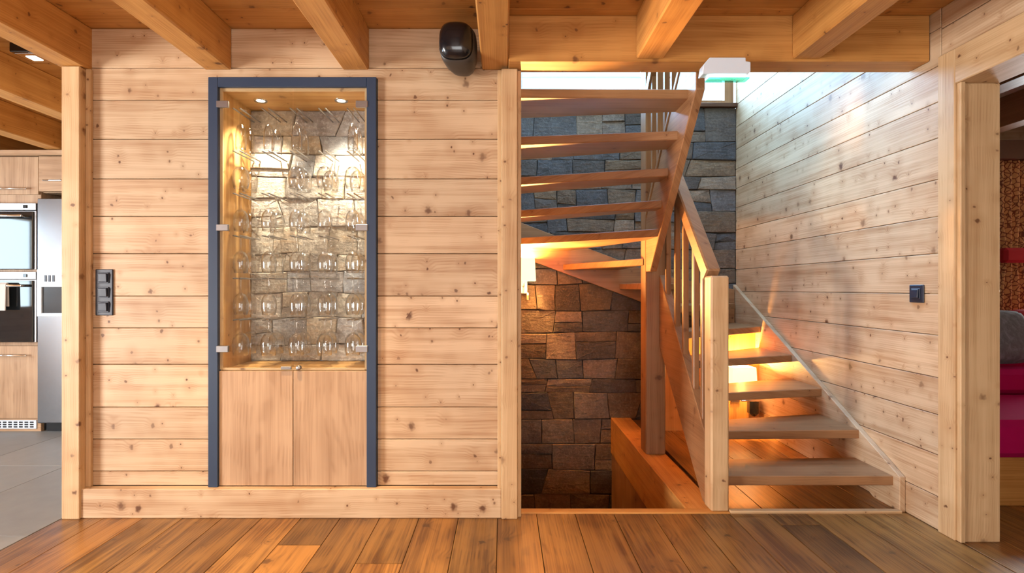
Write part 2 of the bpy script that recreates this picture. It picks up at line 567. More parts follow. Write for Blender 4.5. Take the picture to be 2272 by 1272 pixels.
# ------------------------------------------------------------------ beams
beam_labels = [(-2.083, 'ceiling beam over the corner post at the kitchen opening', 2.56), (-1.398, 'ceiling beam ending above the left corner of the cabinet frame', 2.54),
               (-0.724, 'ceiling beam ending above the right half of the glass cabinet', 2.54), (-0.043, 'ceiling beam beside the black loudspeaker', 2.54),
               (0.681, 'ceiling beam resting on the header left of the white emergency light', 2.418), (1.409, 'ceiling beam resting on the header nearest the doorway wall', 2.418)]
for bx, lb, ye in beam_labels:
    tag(box('ceiling_beam', bx - 0.064, bx + 0.064, -3.19, ye, 2.18, CZ, BEAM[1], None, 0.006), 'orange pine ' + lb, 'beam', 'ceiling beams')
for bx, lb in ((-2.76, 'first kitchen ceiling beam beyond the corner post'), (-3.46, 'second kitchen ceiling beam from the corner post, above the fridge'), (-4.14, 'third kitchen ceiling beam from the corner post'), (-4.84, 'kitchen ceiling beam farthest from the corner post')):
    tag(box('ceiling_beam', bx - 0.064, bx + 0.064, -3.19, 4.64, 2.18, CZ, BEAM[1], None, 0.006), 'orange pine ' + lb, 'beam', 'kitchen ceiling beams')
tag(box('header_beam', 0.022, 1.988, 2.418, 2.545, 2.17, CZ, BEAM[0], None, 0.004), 'long pine header beam across the stair opening', 'beam')

# ------------------------------------------------------------------ right wall (stair wall and doorway)
R = 1.99
wall_right = tag(boxes('wall_right', [(R + 0.022, 2.14, 2.30, 4.46, 0.0, 4.9), (R + 0.022, 2.14, 0.9, 2.30, 2.03, 2.6), (R + 0.022, 2.14, -3.2, 0.9, 0.0, 2.6), (R + 0.0, 2.14, 2.56, 4.46, -2.4, 0.0)], SHADOWGAP),
                 'pine board wall along the stairs', 'wall', kind='structure')
SR = [0.0, 0.154, 0.345, 0.53, 0.70, 0.895, 1.085, 1.27, 1.44, 1.61, 1.80, 1.965, 2.13, 2.30, 2.49, 2.68, 2.87, 3.06, 3.25, 3.44, 3.63, 3.82, 4.01, 4.2, 4.39, 4.58, 4.77, 4.9]
for i in range(len(SR) - 1):
    a, b = SR[i] + GW, SR[i + 1] - GW
    spans = [(2.36, 4.45)]
    for s in spans:
        o = box('plank', R, R + 0.022, s[0], s[1], a, b, PINE[1], wall_right, 0.0022)
        jit(o, 0.06, 0.03)
    if a < 1.95:
        o = box('plank', R, R + 0.022, -3.19, 0.78, a, b, PINE[1], wall_right, 0.0022)
        jit(o, 0.05, 0.03)
for a, b in ((2.168, 2.288), (2.292, 2.384)):
    jit(box('plank', R, R + 0.022, -3.19, 2.357, a, b, PINE[1], wall_right, 0.0022), 0.05, 0.03)
tag(box('door_casing_post', R - 0.012, R + 0.03, 2.275, 2.365, 0.0, 2.165, POST[2], None, 0.004), 'pale pine door casing board next to the single switch', 'casing')
tag(box('door_jamb_post', R + 0.012, R + 0.178, 2.262, 2.44, 0.0, 2.008, POST[2], None, 0.004), 'wide knotty pine door jamb of the lounge doorway', 'jamb')
tag(box('door_stop_strip', R - 0.002, R + 0.02, 2.255, 2.276, 0.0, 2.03, POST[2], None, 0.003), 'slender pine strip between casing and knotty jamb', 'trim')
tag(box('lintel_beam', R - 0.012, R + 0.178, 0.86, 2.275, 2.008, 2.165, POST[1], None, 0.004), 'pine lintel beam over the lounge doorway', 'beam')

# ------------------------------------------------------------------ other walls of the place
tag(boxes('wall_left', [(-5.6, -5.5, -3.2, 4.65, 0, 0.15), (-5.6, -5.5, -3.2, 4.65, 1.9, 2.6), (-5.6, -5.5, -3.2, -0.8, 0.15, 1.9), (-5.6, -5.5, 0.4, 1.8, 0.15, 1.9), (-5.6, -5.5, 3.3, 4.65, 0.15, 1.9), (-5.6, -5.5, 1.8, 3.3, 0.15, 0.9)], PINE[1]), 'pine wall of the kitchen side with windows', 'wall', kind='structure')
tag(boxes('wall_front', [(-5.5, 2.0, -3.3, -3.2, 0, 0.25), (-5.5, 2.0, -3.3, -3.2, 1.95, 2.6), (-5.5, -1.2, -3.3, -3.2, 0.25, 1.95), (1.4, 2.0, -3.3, -3.2, 0.25, 1.95)], PINE[0]), 'pine wall opposite the cabinet with a wide window', 'wall', kind='structure')
tag(box('wall_kitchen', -5.6, -1.98, 4.65, 4.75, 0, 2.6, PLASTER, None, 0), 'pale wall behind the kitchen cabinets', 'wall', kind='structure')
tag(boxes('wall_between', [(-2.03, -1.97, 2.63, 4.65, 0, 2.6)], PINE[1]), 'pine wall between kitchen and cabinet niche', 'wall', kind='structure')
tag(boxes('wall_stair', [(0.0, 0.05, 2.62, 4.46, -2.4, 4.9)], PINE[1]), 'pine wall at the inner end of the upper stair treads', 'wall', kind='structure')
tag(boxes('wall_upper', [(-0.02, 2.14, 1.2, 1.25, 2.42, 4.9), (-0.02, 0.0, 1.2, 4.46, 2.42, 4.9), (R + 0.022, 2.14, 1.2, 2.42, 2.6, 4.9)], PINE[0]), 'pine walls of the upper landing', 'wall', kind='structure')
tag(box('floor_upper', 0.0, R, 1.2, 2.418, 2.41, 2.46, OAKF[1], None, 0), 'oak floor of the upper landing', 'floor', kind='structure')
tag(boxes('ceiling_upper', [(0.0, 2.14, 1.2, 2.5, 4.9, 4.95), (0.0, 2.14, 4.1, 4.6, 4.9, 4.95), (0.0, 0.1, 2.5, 4.1, 4.9, 4.95), (1.3, 2.14, 2.5, 4.1, 4.9, 4.95)], PINE[0]), 'pine ceiling above the stairwell with a roof window', 'ceiling', kind='structure')
tag(box('floor_lower', 0.0, 2.14, 2.5, 4.5, -2.45, -2.4, OAKF[1], None, 0), 'dark floor at the bottom of the stairwell', 'floor', kind='structure')
tag(boxes('wall_lower', [(0.0, 0.93, 2.50, 2.552, -2.4, -0.12), (0.922, 0.95, 2.552, 4.44, -2.4, -0.298)], STAIR[2]), 'brown wood lining of the stairwell below the floor edge', 'wall', kind='structure')
tag(box('trim_4', 0.084, 1.117, 2.552, 2.604, -0.13, 0.004, BEAM[0], None, 0.003), 'orange wood edging strip at the stairwell opening', 'trim', kind='structure')
tag(box('trim_5', 1.117, 1.965, 2.553, 2.585, -0.01, 0.012, POST[0], None, 0.003), 'pale wood strip on the floor in front of the lowest tread', 'trim', kind='structure')
tag(box('trim_6', 0.915, 1.085, 2.604, 4.44, -0.30, 0.002, BEAM[1], None, 0.004), 'orange trimmer beam carrying the stair posts', 'trim', kind='structure')
tag(boxes('wall_partition', [(1.09, R, 4.04, 4.08, 0.0, 0.80)], BEAM[2]), 'pine panel wall beneath the lowest stair treads', 'wall', kind='structure')

# ------------------------------------------------------------------ stones
TONES = [(0.168, 0.125, 0.09), (0.216, 0.167, 0.122), (0.128, 0.106, 0.09), (0.08, 0.08, 0.086), (0.12, 0.114, 0.115), (0.192, 0.152, 0.119), (0.088, 0.076, 0.068), (0.16, 0.114, 0.072), (0.144, 0.106, 0.072)]


def stones(parent, x0, x1, z0, z1, y, hmin, hmax, wmin, wmax, seed, tones, gap=0.0018, prot=0.018):
    rn = random.Random(seed)
    rows = [z0]
    while rows[-1] < z1 - hmin * 1.2:
        rows.append(rows[-1] + rn.uniform(hmin, hmax))
    rows[-1] = z1
    waves = []
    for r in rows:
        waves.append([(rn.uniform(0.002, 0.008), rn.uniform(3, 9), rn.uniform(0, 6)) for _ in range(2)])
    waves[0] = waves[-1] = [(0, 1, 0)]

    def bz(i, xx):
        return rows[i] + sum(a * math.sin(f * xx + p) for a, f, p in waves[i])

    def stone(poly):
        n = len(poly)
        cx = sum(p[0] for p in poly) / n
        cz = sum(p[1] for p in poly) / n
        # densify + shrink by the joint
        ring = []
        for i in range(n):
            p, q = poly[i], poly[(i + 1) % n]
            for t in (0.02, 0.5, 0.98):
                ring.append((p[0] + (q[0] - p[0]) * t + rn.uniform(-0.003, 0.003), p[1] + (q[1] - p[1]) * t + rn.uniform(-0.003, 0.003)))
        pr = rn.uniform(0.25, 1.0) * prot
        verts, faces = [], []
        m = len(ring)
        ext = [max(abs(p[0] - cx) for p in poly), max(abs(p[1] - cz) for p in poly)]

        def shrink(p, g):
            return (cx + (p[0] - cx) * (1 - g / ext[0]), cz + (p[1] - cz) * (1 - g / ext[1]))
        tiltx, tiltz = rn.uniform(-0.25, 0.25) * pr / ext[0], rn.uniform(-0.25, 0.25) * pr / ext[1]
        for g, dep in ((gap, 0.012), (gap, -pr * 0.55), (gap + 0.005, -pr)):
            for p in ring:
                s = shrink(p, g)
                e = 0 if dep > 0 else rn.uniform(-0.0025, 0.0025) + (s[0] - cx) * tiltx + (s[1] - cz) * tiltz
                verts.append((s[0] - cx, dep + e, s[1] - cz))
        for L in range(2):
            for i in range(m):
                a, b = L * m + i, L * m + (i + 1) % m
                faces.append((a, b, b + m, a + m))
        verts.append((rn.uniform(-0.2, 0.2) * ext[0], -pr - rn.uniform(-0.002, 0.006), rn.uniform(-0.2, 0.2) * ext[1]))
        for i in range(m):
            faces.append((2 * m + i, 2 * m + (i + 1) % m, 3 * m))
        me = bpy.data.meshes.new('stone')
        me.from_pydata(verts, [], faces)
        o = link('stone', me, STONE, (cx, y, cz), parent)
        t = rn.choice(tones)
        v = rn.uniform(0.8, 1.25)
        o.color = (t[0] * v, t[1] * v, t[2] * v, 1)

    for i in range(len(rows) - 1):
        xs = [x0]
        while xs[-1] < x1 - wmin * 1.25:
            xs.append(xs[-1] + rn.uniform(wmin, wmax) * (0.75 if rn.random() < 0.3 else 1.0))
        if x1 - xs[-1] < wmin * 0.6 and len(xs) > 2:
            xs[-1] = x1
        else:
            xs.append(x1)
        sl = [0] + [rn.uniform(-0.014, 0.014) * (2.5 if rn.random() < 0.2 else 1) for _ in xs[1:-1]] + [0]
        for j in range(len(xs) - 1):
            a, b = xs[j], xs[j + 1]
            bl, br = (a - sl[j], bz(i, a)), (b - sl[j + 1], bz(i, b))
            tl, tr = (a + sl[j], bz(i + 1, a)), (b + sl[j + 1], bz(i + 1, b))
            if rn.random() < 0.28 and rows[i + 1] - rows[i] > 0.11:
                f0 = rn.uniform(0.35, 0.65)
                f1 = f0 + rn.uniform(-0.12, 0.12)
                ml = (bl[0] + (tl[0] - bl[0]) * f0, bl[1] + (tl[1] - bl[1]) * f0)
                mr = (br[0] + (tr[0] - br[0]) * f1, br[1] + (tr[1] - br[1]) * f1)
                stone([bl, br, mr, ml])
                stone([ml, mr, tr, tl])
            else:
                stone([bl, br, tr, tl])


SW = 4.45
wall_stone = tag(boxes('wall_stone', [(0.0, R + 0.02, SW + 0.008, SW + 0.10, -2.4, 2.655)], MORTAR), 'rough grey and brown natural stone wall behind the stairs', 'wall', kind='structure')
stones(wall_stone, 0.05, R - 0.002, -1.05, 2.655, SW, 0.115, 0.235, 0.19, 0.42, 5, TONES)

# upper windows over the stone wall
tag(boxes('wall_gable', [(0.0, 0.12, SW, SW + 0.1, 2.655, 4.9), (1.225, 1.32, SW, SW + 0.1, 2.655, 4.9), (0.12, R + 0.02, SW, SW + 0.1, 3.95, 4.9)], PLASTER), 'white wall pieces around the upper windows', 'wall', kind='structure')
tag(box('trim_7', 0.05, R, SW - 0.04, SW + 0.1, 2.657, 2.69, PINKTRIM, None, 0.003), 'dark wood sill on top of the stone wall', 'trim', kind='structure')
FRAMEW = plain('white_frame', C(0.75, 0.82, 0.88), 0.4)
for k, (a, b, fm) in enumerate(((0.12, 1.225, FRAMEW), (1.32, R - 0.012, STAIR[2]))):
    w = tag(boxes('window_%d' % (k + 1), [(a, b, SW + 0.02, SW + 0.07, 2.69, 2.73), (a, b, SW + 0.02, SW + 0.07, 3.9, 3.95), (a, a + 0.04, SW + 0.02, SW + 0.07, 2.73, 3.9), (b - (0.04 if k == 0 else 0.075), b, SW + 0.02, SW + 0.07, 2.73, 3.9), (a, b, SW + 0.03, SW + 0.06, 2.925, 2.94)], fm),
            'bright upper window seen over the top stair tread' if k == 0 else 'bright upper window in the corner below the emergency light', 'window', kind='structure')
    box('pane', a + 0.04, b - 0.04, SW + 0.043, SW + 0.047, 2.73, 3.9, PANE, w, 0)

# ------------------------------------------------------------------ staircase
RISE = 0.164
st = tag(empty('staircase', (1.5, 3.2, 0)), 'open wooden winder staircase turning in front of the stone wall', 'staircase')
TH = 0.048
fronts = {1: ((1.06, 2.61), (1.97, 2.61)), 2: ((1.06, 2.835), (1.97, 2.862)), 3: ((1.06, 3.005), (1.97, 3.20)), 4: ((1.06, 3.19), (1.97, 3.535)),
          5: ((1.07, 3.36), (1.97, 3.96)), 6: ((1.09, 3.56), (1.97, 4.40)), 7: ((1.05, 3.62), (1.50, 4.415)), 8: ((0.99, 3.62), (0.98, 4.415))}
rears = {8: ((0.942, 3.5), (0.49, 4.415)), 9: ((0.955, 3.175), (0.06, 3.79)), 10: ((0.955, 3.10), (0.06, 3.53)), 11: ((0.955, 2.98), (0.06, 3.24)), 12: ((0.955, 2.82), (0.06, 2.93)), 13: ((0.955, 2.66), (0.06, 2.645))}
for n in range(1, 14):
    z1 = RISE * n
    if n <= 7:
        (i0, o0), (i1, o1) = fronts[n], fronts[n + 1]
        if n <= 4:
            i1 = (i1[0], i1[1] + 0.03)
            o1 = (o1[0], o1[1] + 0.035)
        pts = [i0, o0]
        if n == 6:
            pts.append((1.97, 4.415))
        pts += [o1, i1]
        if n == 5:
            pts = [i0, o0, (1.97, 4.415), (1.93, 4.415), i1]
    else:
        i1, o1 = rears[n]
        if n == 8:
            i0, o0 = fronts[8]
            i0 = (0.942, 3.62)
            pts = [i0, o0, o1, i1]
        else:
            ip, op = rears[n - 1]
            if n == 9:
                pts = [(0.942, 3.45), (0.54, 4.415), (0.06, 4.415), o1, i1]
            else:
                pts = [(ip[0], ip[1] + 0.045), (op[0], op[1] + 0.045), o1, i1]
    solid('tread', pts, z1 - TH, z1, STAIR[0], st, 'z', 0.004)

# newel posts
box('newel_post', 1.027, 1.117, 2.568, 2.658, 0.0, 1.172, POST[2], st, 0.008)
box('newel_post', 0.946, 1.078, 3.455, 3.585, 0.0, 3.5, STAIR[2], st, 0.006)
# lower inner stringer
lz = lambda y: 0.335 + (y - 2.65) * 1.075
solid('stringer', [(2.655, 0.004), (2.70, 0.0), (3.456, lz(3.456) - 0.47), (3.456, lz(3.456)), (2.655, lz(2.655))], 1.035, 1.085, STAIR[1], st, 'x', 0.004)
# wall stringer on the right
wz = lambda y: 0.175 + (y - 2.567) * 0.517
solid('stringer', [(2.567, 0.0), (2.75, 0.0), (4.44, wz(4.44) - 0.30), (4.44, wz(4.44)), (2.567, wz(2.567))], R - 0.03, R - 0.0005, PINE[1], st, 'x', 0.003)
# upper inner stringer
uz = lambda y: 2.113 - (y - 2.53) * 1.09
solid('stringer', [(2.55, uz(2.55)), (2.55, uz(2.55) + 0.42), (3.454, uz(3.454) + 0.46), (3.454, uz(3.35)), (3.35, uz(3.35))], 0.945, 0.99, STAIR[1], st, 'x', 0.004)
bar('bottom_rail', (0.967, 2.56, uz(2.56) + 0.455), (0.967, 3.45, uz(3.45) + 0.49), 0.055, 0.03, STAIR[1], st)
# back stringer on the stone wall
solid('stringer', [(0.06, 1.405), (1.3, 0.945), (1.3, 1.225), (0.06, 1.70)], 4.39, 4.418, STAIR[0], st, 'y', 0.003)
solid('stringer', [(1.3, 0.95), (1.955, 0.78), (1.955, 1.10), (1.3, 1.225)], 4.39, 4.418, STAIR[0], st, 'y', 0.003)
# lower handrail and balusters
hz = lambda y: 1.115 + (y - 2.60) * 1.09
bar('handrail', (1.066, 2.655, hz(2.655)), (1.066, 3.45, hz(3.45)), 0.07, 0.085, STAIR[1], st, 0.008)
for y in (2.745, 2.87, 3.03, 3.17, 3.35):
    box('baluster', 1.045, 1.077, y - 0.016, y + 0.016, lz(y) - 0.02, hz(y) - 0.04, STAIR[2], st, 0.004)
# upper handrail and balusters
bar('handrail', (0.967, 2.56, uz(2.56) + 1.25), (0.967, 3.45, uz(3.45) + 1.28), 0.055, 0.07, STAIR[1], st, 0.006)
for y in (2.70, 2.82, 2.95, 3.08, 3.22, 3.34):
    box('baluster', 0.951, 0.983, y - 0.015, y + 0.015, uz(y) + 0.46, uz(y) + 1.25, STAIR[2], st, 0.003)

# ------------------------------------------------------------------ wall lamps


def sconce(name, x, y, z, label, power, metal):
    s = tag(empty(name, (x, y, z)), label, 'wall lamp')
    box('wall_plate', x - 0.035, x + 0.035, y - 0.012, y, z - 0.20, z - 0.08, metal, s, 0.004)
    rod('arm', (x, y - 0.01, z - 0.135), (x, y - 0.1, z - 0.135), 0.009, metal, s)
    rod('stem', (x, y - 0.1, z - 0.14), (x, y - 0.1, z - 0.05), 0.009, metal, s)
    # four-sided tapering shade, open above and below
    bm = bmesh.new()
    a, b, h, t = 0.098, 0.088, 0.095, 0.004
    rings = []
    for (r, zz) in ((a, -h), (b, h), (b - t, h), (a - t, -h)):
        rings.append([bm.verts.new((sx * r, sy * r * 0.72, zz)) for sx, sy in ((-1, -1), (1, -1), (1, 1), (-1, 1))])
    for q in range(4):
        for i in range(4):
            bm.faces.new((rings[q][i], rings[q][(i + 1) % 4], rings[(q + 1) % 4][(i + 1) % 4], rings[(q + 1) % 4][i]))
    me = bpy.data.meshes.new('shade')
    bm.to_mesh(me)
    bm.free()
    link('shade', me, SHADE, (x, y - 0.1, z), s)
    link('bulb', lathe_mesh('bulb', [(0.004, -0.045), (0.014, -0.04), (0.014, -0.01), (0.027, 0.015), (0.02, 0.04), (0.003, 0.05)], 12, BULB), None, (x, y - 0.1, z - 0.01), s)
    point('lamp_light', (x, y - 0.1, z + 0.075), power, (1.0, 0.50, 0.13), s, 0.03)
    return s


lp = sconce('wall_lamp', 0.165, 4.415, 1.265, 'glowing cream shade wall lamp on the stone wall under the upper treads', 110, WHITEPL)
rod('reflector_bulb', (0.2, 4.315, 1.07), (0.204, 4.285, 1.01), 0.014, CHROME, lp)  # added bulb the lamp does not have, body for the spot below
rl = spot('reflector_light', (0.205, 4.25, 1.03), 480, (1.0, 0.50, 0.14), lp, 95, 0.8, 0.03)  # added spot that throws orange light under the upper treads
rl.rotation_euler = (Vector((0.42, 3.0, 1.85)) - Vector((0.205, 4.25, 1.03))).to_track_quat('-Z', 'Y').to_euler()
lp = sconce('wall_lamp', 1.80, 4.04, 0.42, 'glowing wall lamp with chrome arm seen between the lower treads', 60, CHROME)
rod('cross_arm', (1.795, 3.925, 0.262), (1.945, 3.925, 0.262), 0.012, CHROME, lp)
box('transformer_box', 1.885, 1.99 - 0.035, 3.955, 4.038, 0.13, 0.275, BLACK, lp, 0.02)

# ------------------------------------------------------------------ display cabinet
cb = tag(empty('display_cabinet', ((CABX0 + CABX1) / 2, 2.7, CABBOT)), 'built-in glass-fronted wine glass cabinet with dark blue frame and two oak doors', 'cabinet')
FW = 0.047
boxes('frame', [(CABX0, CABX0 + FW, 2.517, 2.58, CABBOT, CABTOP), (CABX1 - FW, CABX1, 2.517, 2.58, CABBOT, CABTOP), (CABX0 + FW, CABX1 - FW, 2.517, 2.58, CABTOP - FW, CABTOP)], DARKMETAL, cb, 0.002)
IX0, IX1, ITOP, IBOT = CABX0 + FW, CABX1 - FW, CABTOP - FW, 0.712
NB = 2.82
AMBER = trio('cabinet_lining_pine', light=C(0.62, 0.36, 0.13), mid=C(0.42, 0.20, 0.05), dark=C(0.14, 0.05, 0.015), contrast=0.9, knots=0.5, rough=0.45)
box('side_panel', IX0 - 0.012, IX0 + 0.006, 2.545, NB + 0.03, IBOT - 0.02, ITOP + 0.01, AMBER[2], cb, 0.001)
box('side_panel', IX1 - 0.006, IX1 + 0.012, 2.545, NB + 0.03, IBOT - 0.02, ITOP + 0.01, AMBER[2], cb, 0.001)
box('top_panel', IX0 + 0.006, IX1 - 0.006, 2.545, NB + 0.03, ITOP - 0.008, ITOP + 0.01, AMBER[0], cb, 0.001)
box('shelf', IX0 + 0.006, IX1 - 0.006, 2.545, NB + 0.03, IBOT - 0.02, IBOT, AMBER[0], cb, 0.001)
box('body', IX0, IX1, 2.56, 2.86, CABBOT + 0.005, IBOT - 0.022, SHADOWGAP, cb, 0.001)
bp = box('back_panel', IX0 - 0.01, IX1 + 0.01, NB + 0.032, NB + 0.06, IBOT, ITOP, MORTAR, cb, 0)
NT_ = [(0.44, 0.41, 0.37), (0.52, 0.48, 0.42), (0.38, 0.36, 0.35), (0.46, 0.42, 0.35), (0.34, 0.35, 0.36), (0.42, 0.36, 0.28)]
stones(bp, IX0 + 0.006, IX1 - 0.006, IBOT, ITOP - 0.009, NB + 0.02, 0.075, 0.17, 0.11, 0.27, 21, NT_, 0.0015, 0.018)
mx = (IX0 + IX1) / 2
for s, (a, b) in enumerate(((IX0 + 0.001, mx - 0.0015), (mx + 0.0015, IX1 - 0.001))):
    box('wood_door', a, b, 2.528, 2.548, CABBOT + 0.004, IBOT - 0.006, OAKD[2], cb, 0.0015)
    gd = box('glass_door', a + 0.002, b - 0.002, 2.527, 2.533, IBOT - 0.002, ITOP - 0.002, PANE, cb, 0.0)
    for hz_ in (2.005, 1.405, 0.815):
        if s == 0:
            box('hinge', IX0 - 0.006, IX0 + 0.052, 2.513, 2.527, hz_ - 0.016, hz_ + 0.016, STEEL, gd, 0.002)
        else:
            box('hinge', IX1 - 0.052, IX1 + 0.006, 2.513, 2.527, hz_ - 0.016, hz_ + 0.016, STEEL, gd, 0.002)
    if s == 0:
        box('strike_plate', b - 0.055, b - 0.004, 2.518, 2.527, IBOT + 0.002, IBOT + 0.018, STEEL, gd, 0.002)
    else:
        lk = link('lock', lathe_mesh('lock', [(0.001, 0.016), (0.011, 0.016), (0.012, 0.013), (0.012, 0.0)], 16, STEEL), None, (a + 0.03, 2.527, IBOT + 0.011), gd)
        lk.rotation_euler = (HP, 0, 0)
LIP = POST
for a, b, c_, d_, ax in ((IX0, IX0 + 0.014, IBOT, ITOP, 2), (IX1 - 0.014, IX1, IBOT, ITOP, 2), (IX0 + 0.014, IX1 - 0.014, ITOP - 0.016, ITOP, 0), (IX0 + 0.014, IX1 - 0.014, IBOT - 0.003, IBOT + 0.008, 0)):
    box('lip', a, b, 2.536, 2.545, c_, d_, LIP[ax], cb, 0.001)
for lx in (-1.258, -0.841):
    dl = link('downlight', lathe_mesh('downlight', [(0.020, 0.0), (0.022, -0.004), (0.032, -0.005), (0.034, 0.0)], 20, CHROME), None, (lx, 2.68, ITOP - 0.008), cb)
    link('lens', lathe_mesh('lens', [(0.0005, -0.002), (0.021, -0.002)], 20, BULB), None, (lx, 2.68, ITOP - 0.008), dl)
    spot('cabinet_light', (lx, 2.68, ITOP - 0.02), 85, (1.0, 0.85, 0.64), cb, 92, 0.8, 0.025)
RODX = [(-1.359, -1.325), (-1.215, -1.181), (-1.073, -1.039), (-0.930, -0.896), (-0.787, -0.753)]
ROWS = [2.014, 1.80, 1.587, 1.3745, 1.160, 0.950]
rk = lathe_mesh('rack_rod', [(0.0025, -0.11), (0.0035, -0.108), (0.0035, 0.108), (0.0025, 0.11)], 8, STEEL, True)
for h in ROWS:
    for pair in RODX:
        for rx in pair:
            o = link('rack_rod', rk, None, (rx, 2.71, h), cb)
            o.rotation_euler = (HP, 0, 0)

# ------------------------------------------------------------------ glasses hanging on the rods


def glass_set(kind):
    # profiles measured downwards from the foot (glass hangs upside down)
    if kind == 'flute':
        foot = [(0.031, 0.0), (0.030, -0.0025), (0.012, -0.006), (0.0045, -0.012)]
        stem = [(0.0045, -0.012), (0.0035, -0.03), (0.0038, -0.06), (0.008, -0.072)]
        bowl = [(0.006, -0.070), (0.017, -0.084), (0.0235, -0.11), (0.0265, -0.145), (0.0265, -0.18), (0.0245, -0.205), (0.0235, -0.205), (0.0255, -0.18), (0.0255, -0.145), (0.0225, -0.11), (0.016, -0.086), (0.002, -0.076)]
    elif kind == 'balloon':
        foot = [(0.033, 0.0), (0.032, -0.0025), (0.013, -0.006), (0.0045, -0.013)]
        stem = [(0.0045, -0.013), (0.0035, -0.03), (0.0038, -0.06), (0.009, -0.075)]
        bowl = [(0.007, -0.073), (0.022, -0.080), (0.036, -0.10), (0.042, -0.13), (0.040, -0.16), (0.034, -0.188), (0.033, -0.188), (0.039, -0.16), (0.041, -0.13), (0.035, -0.101), (0.021, -0.082), (0.002, -0.078)]
    else:
        foot = [(0.032, 0.0), (0.031, -0.0025), (0.012, -0.006), (0.0045, -0.013)]
        stem = [(0.0045, -0.013), (0.0033, -0.03), (0.0036, -0.068), (0.009, -0.083)]
        bowl = [(0.007, -0.080), (0.021, -0.088), (0.033, -0.108), (0.0375, -0.135), (0.036, -0.165), (0.0315, -0.192), (0.0305, -0.192), (0.035, -0.165), (0.0365, -0.135), (0.032, -0.109), (0.020, -0.090), (0.002, -0.085)]
    return [(n, lathe_mesh(n, p, 20, GLASS)) for n, p in (('foot', foot), ('stem', stem), ('bowl', bowl))]


KINDS = {k: glass_set(k) for k in ('flute', 'balloon', 'wine')}
ordn = ['top', 'second', 'third', 'fourth', 'fifth', 'bottom']
coln = ['first', 'second', 'third', 'fourth', 'fifth']
for r, h in enumerate(ROWS):
    kind = 'flute' if r == 0 else ('balloon' if r in (1, 5) else 'wine')
    for c, pair in enumerate(RODX):
        if (r, c) in ((0, 3), (1, 1)):
            continue
        for dpt, gy in (('front', 2.643), ('rear', 2.735)):
            if (r, c, dpt) in ((2, 3, 'rear'), (4, 1, 'rear')):
                continue
            gx = sum(pair) / 2
            nm = {'flute': 'champagne_flute', 'balloon': 'balloon_glass', 'wine': 'wine_glass'}[kind]
            g = empty(nm, (gx, gy, h + 0.0063))
            tag(g, 'clear %s hanging upside down in the %s rack row, %s column, %s place' % (nm.replace('_', ' '), ordn[r], coln[c], dpt), 'glass', 'glasses hanging in the cabinet')
            for pn, me in KINDS[kind]:
                link(pn, me, None, (gx, gy, h + 0.0063), g)

# ------------------------------------------------------------------ switches


def rocker(parent, x, y, z, s, axis):
    if axis == 'y':
        box('rocker_frame', x - s * 0.62, x + s * 0.62, y - 0.004, y, z - s * 0.62, z + s * 0.62, SWITCH, parent, 0.002)
        o = box('rocker', x - s * 0.5, x + s * 0.5, y - 0.011, y - 0.003, z - s * 0.5, z + s * 0.5, SWITCH, parent, 0.003)
        o.rotation_euler = (0.09, 0, 0)
    else:
        box('rocker_frame', x - 0.004, x, y - s * 0.62, y + s * 0.62, z - s * 0.62, z + s * 0.62, SWITCH, parent, 0.002)
        o = box('rocker', x - 0.011, x - 0.003, y - s * 0.5, y + s * 0.5, z - s * 0.5, z + s * 0.5, SWITCH, parent, 0.003)
        o.rotation_euler = (0, 0.09, 0)


sx, sz = (233 - 1118) * WF / 1150, 1.11 - (649 - 640) * WF / 1150
sw = tag(empty('light_switch', (sx, WF, sz)), 'anthracite triple light switch on the board wall beside the corner post', 'switch')
box('plate', sx - 0.043, sx + 0.043, WF - 0.008, WF, sz - 0.113, sz + 0.113, SWITCH, sw, 0.003)
for k in (-1, 0, 1):
    rocker(sw, sx, WF - 0.008, sz + k * 0.071, 0.043, 'y')
sy = 1150 * R / (2036 - 1118)
sz = 1.11 - (652 - 640) * sy / 1150
sw = tag(empty('light_switch', (R, sy, sz)), 'anthracite single light switch on the stair wall near the doorway', 'switch')
box('plate', R - 0.008, R, sy - 0.043, sy + 0.043, sz - 0.043, sz + 0.043, SWITCH, sw, 0.003)
rocker(sw, R - 0.008, sy, sz, 0.043, 'x')

# ------------------------------------------------------------------ loudspeaker
spk = tag(empty('loudspeaker', (-0.2, WF, 2.24)), 'glossy black rounded loudspeaker mounted beside the ceiling beam', 'loudspeaker')


def loft(name, secs, mat, parent, loc, seg=28, p=3.2):
    verts, faces = [], []
    for (cx, cy, cz, rx, rz) in secs:
        for i in range(seg):
            a = 2 * math.pi * i / seg
            ca, sa = math.cos(a), math.sin(a)
            verts.append((cx + rx * math.copysign(abs(ca) ** (2 / p), ca), cy, cz + rz * math.copysign(abs(sa) ** (2 / p), sa)))
    for j in range(len(secs) - 1):
        for i in range(seg):
            a, b = j * seg + i, j * seg + (i + 1) % seg
            faces.append((a, b, b + seg, a + seg))
    faces.append(tuple(range(seg)))
    faces.append(tuple(reversed(range((len(secs) - 1) * seg, len(secs) * seg))))
    me = bpy.data.meshes.new(name)
    me.from_pydata(verts, [], faces)
    smooth(me)
    bm = bmesh.new()
    bm.from_mesh(me)
    bmesh.ops.recalc_face_normals(bm, faces=bm.faces)
    bm.to_mesh(me)
    bm.free()
    return link(name, me, mat, loc, parent)


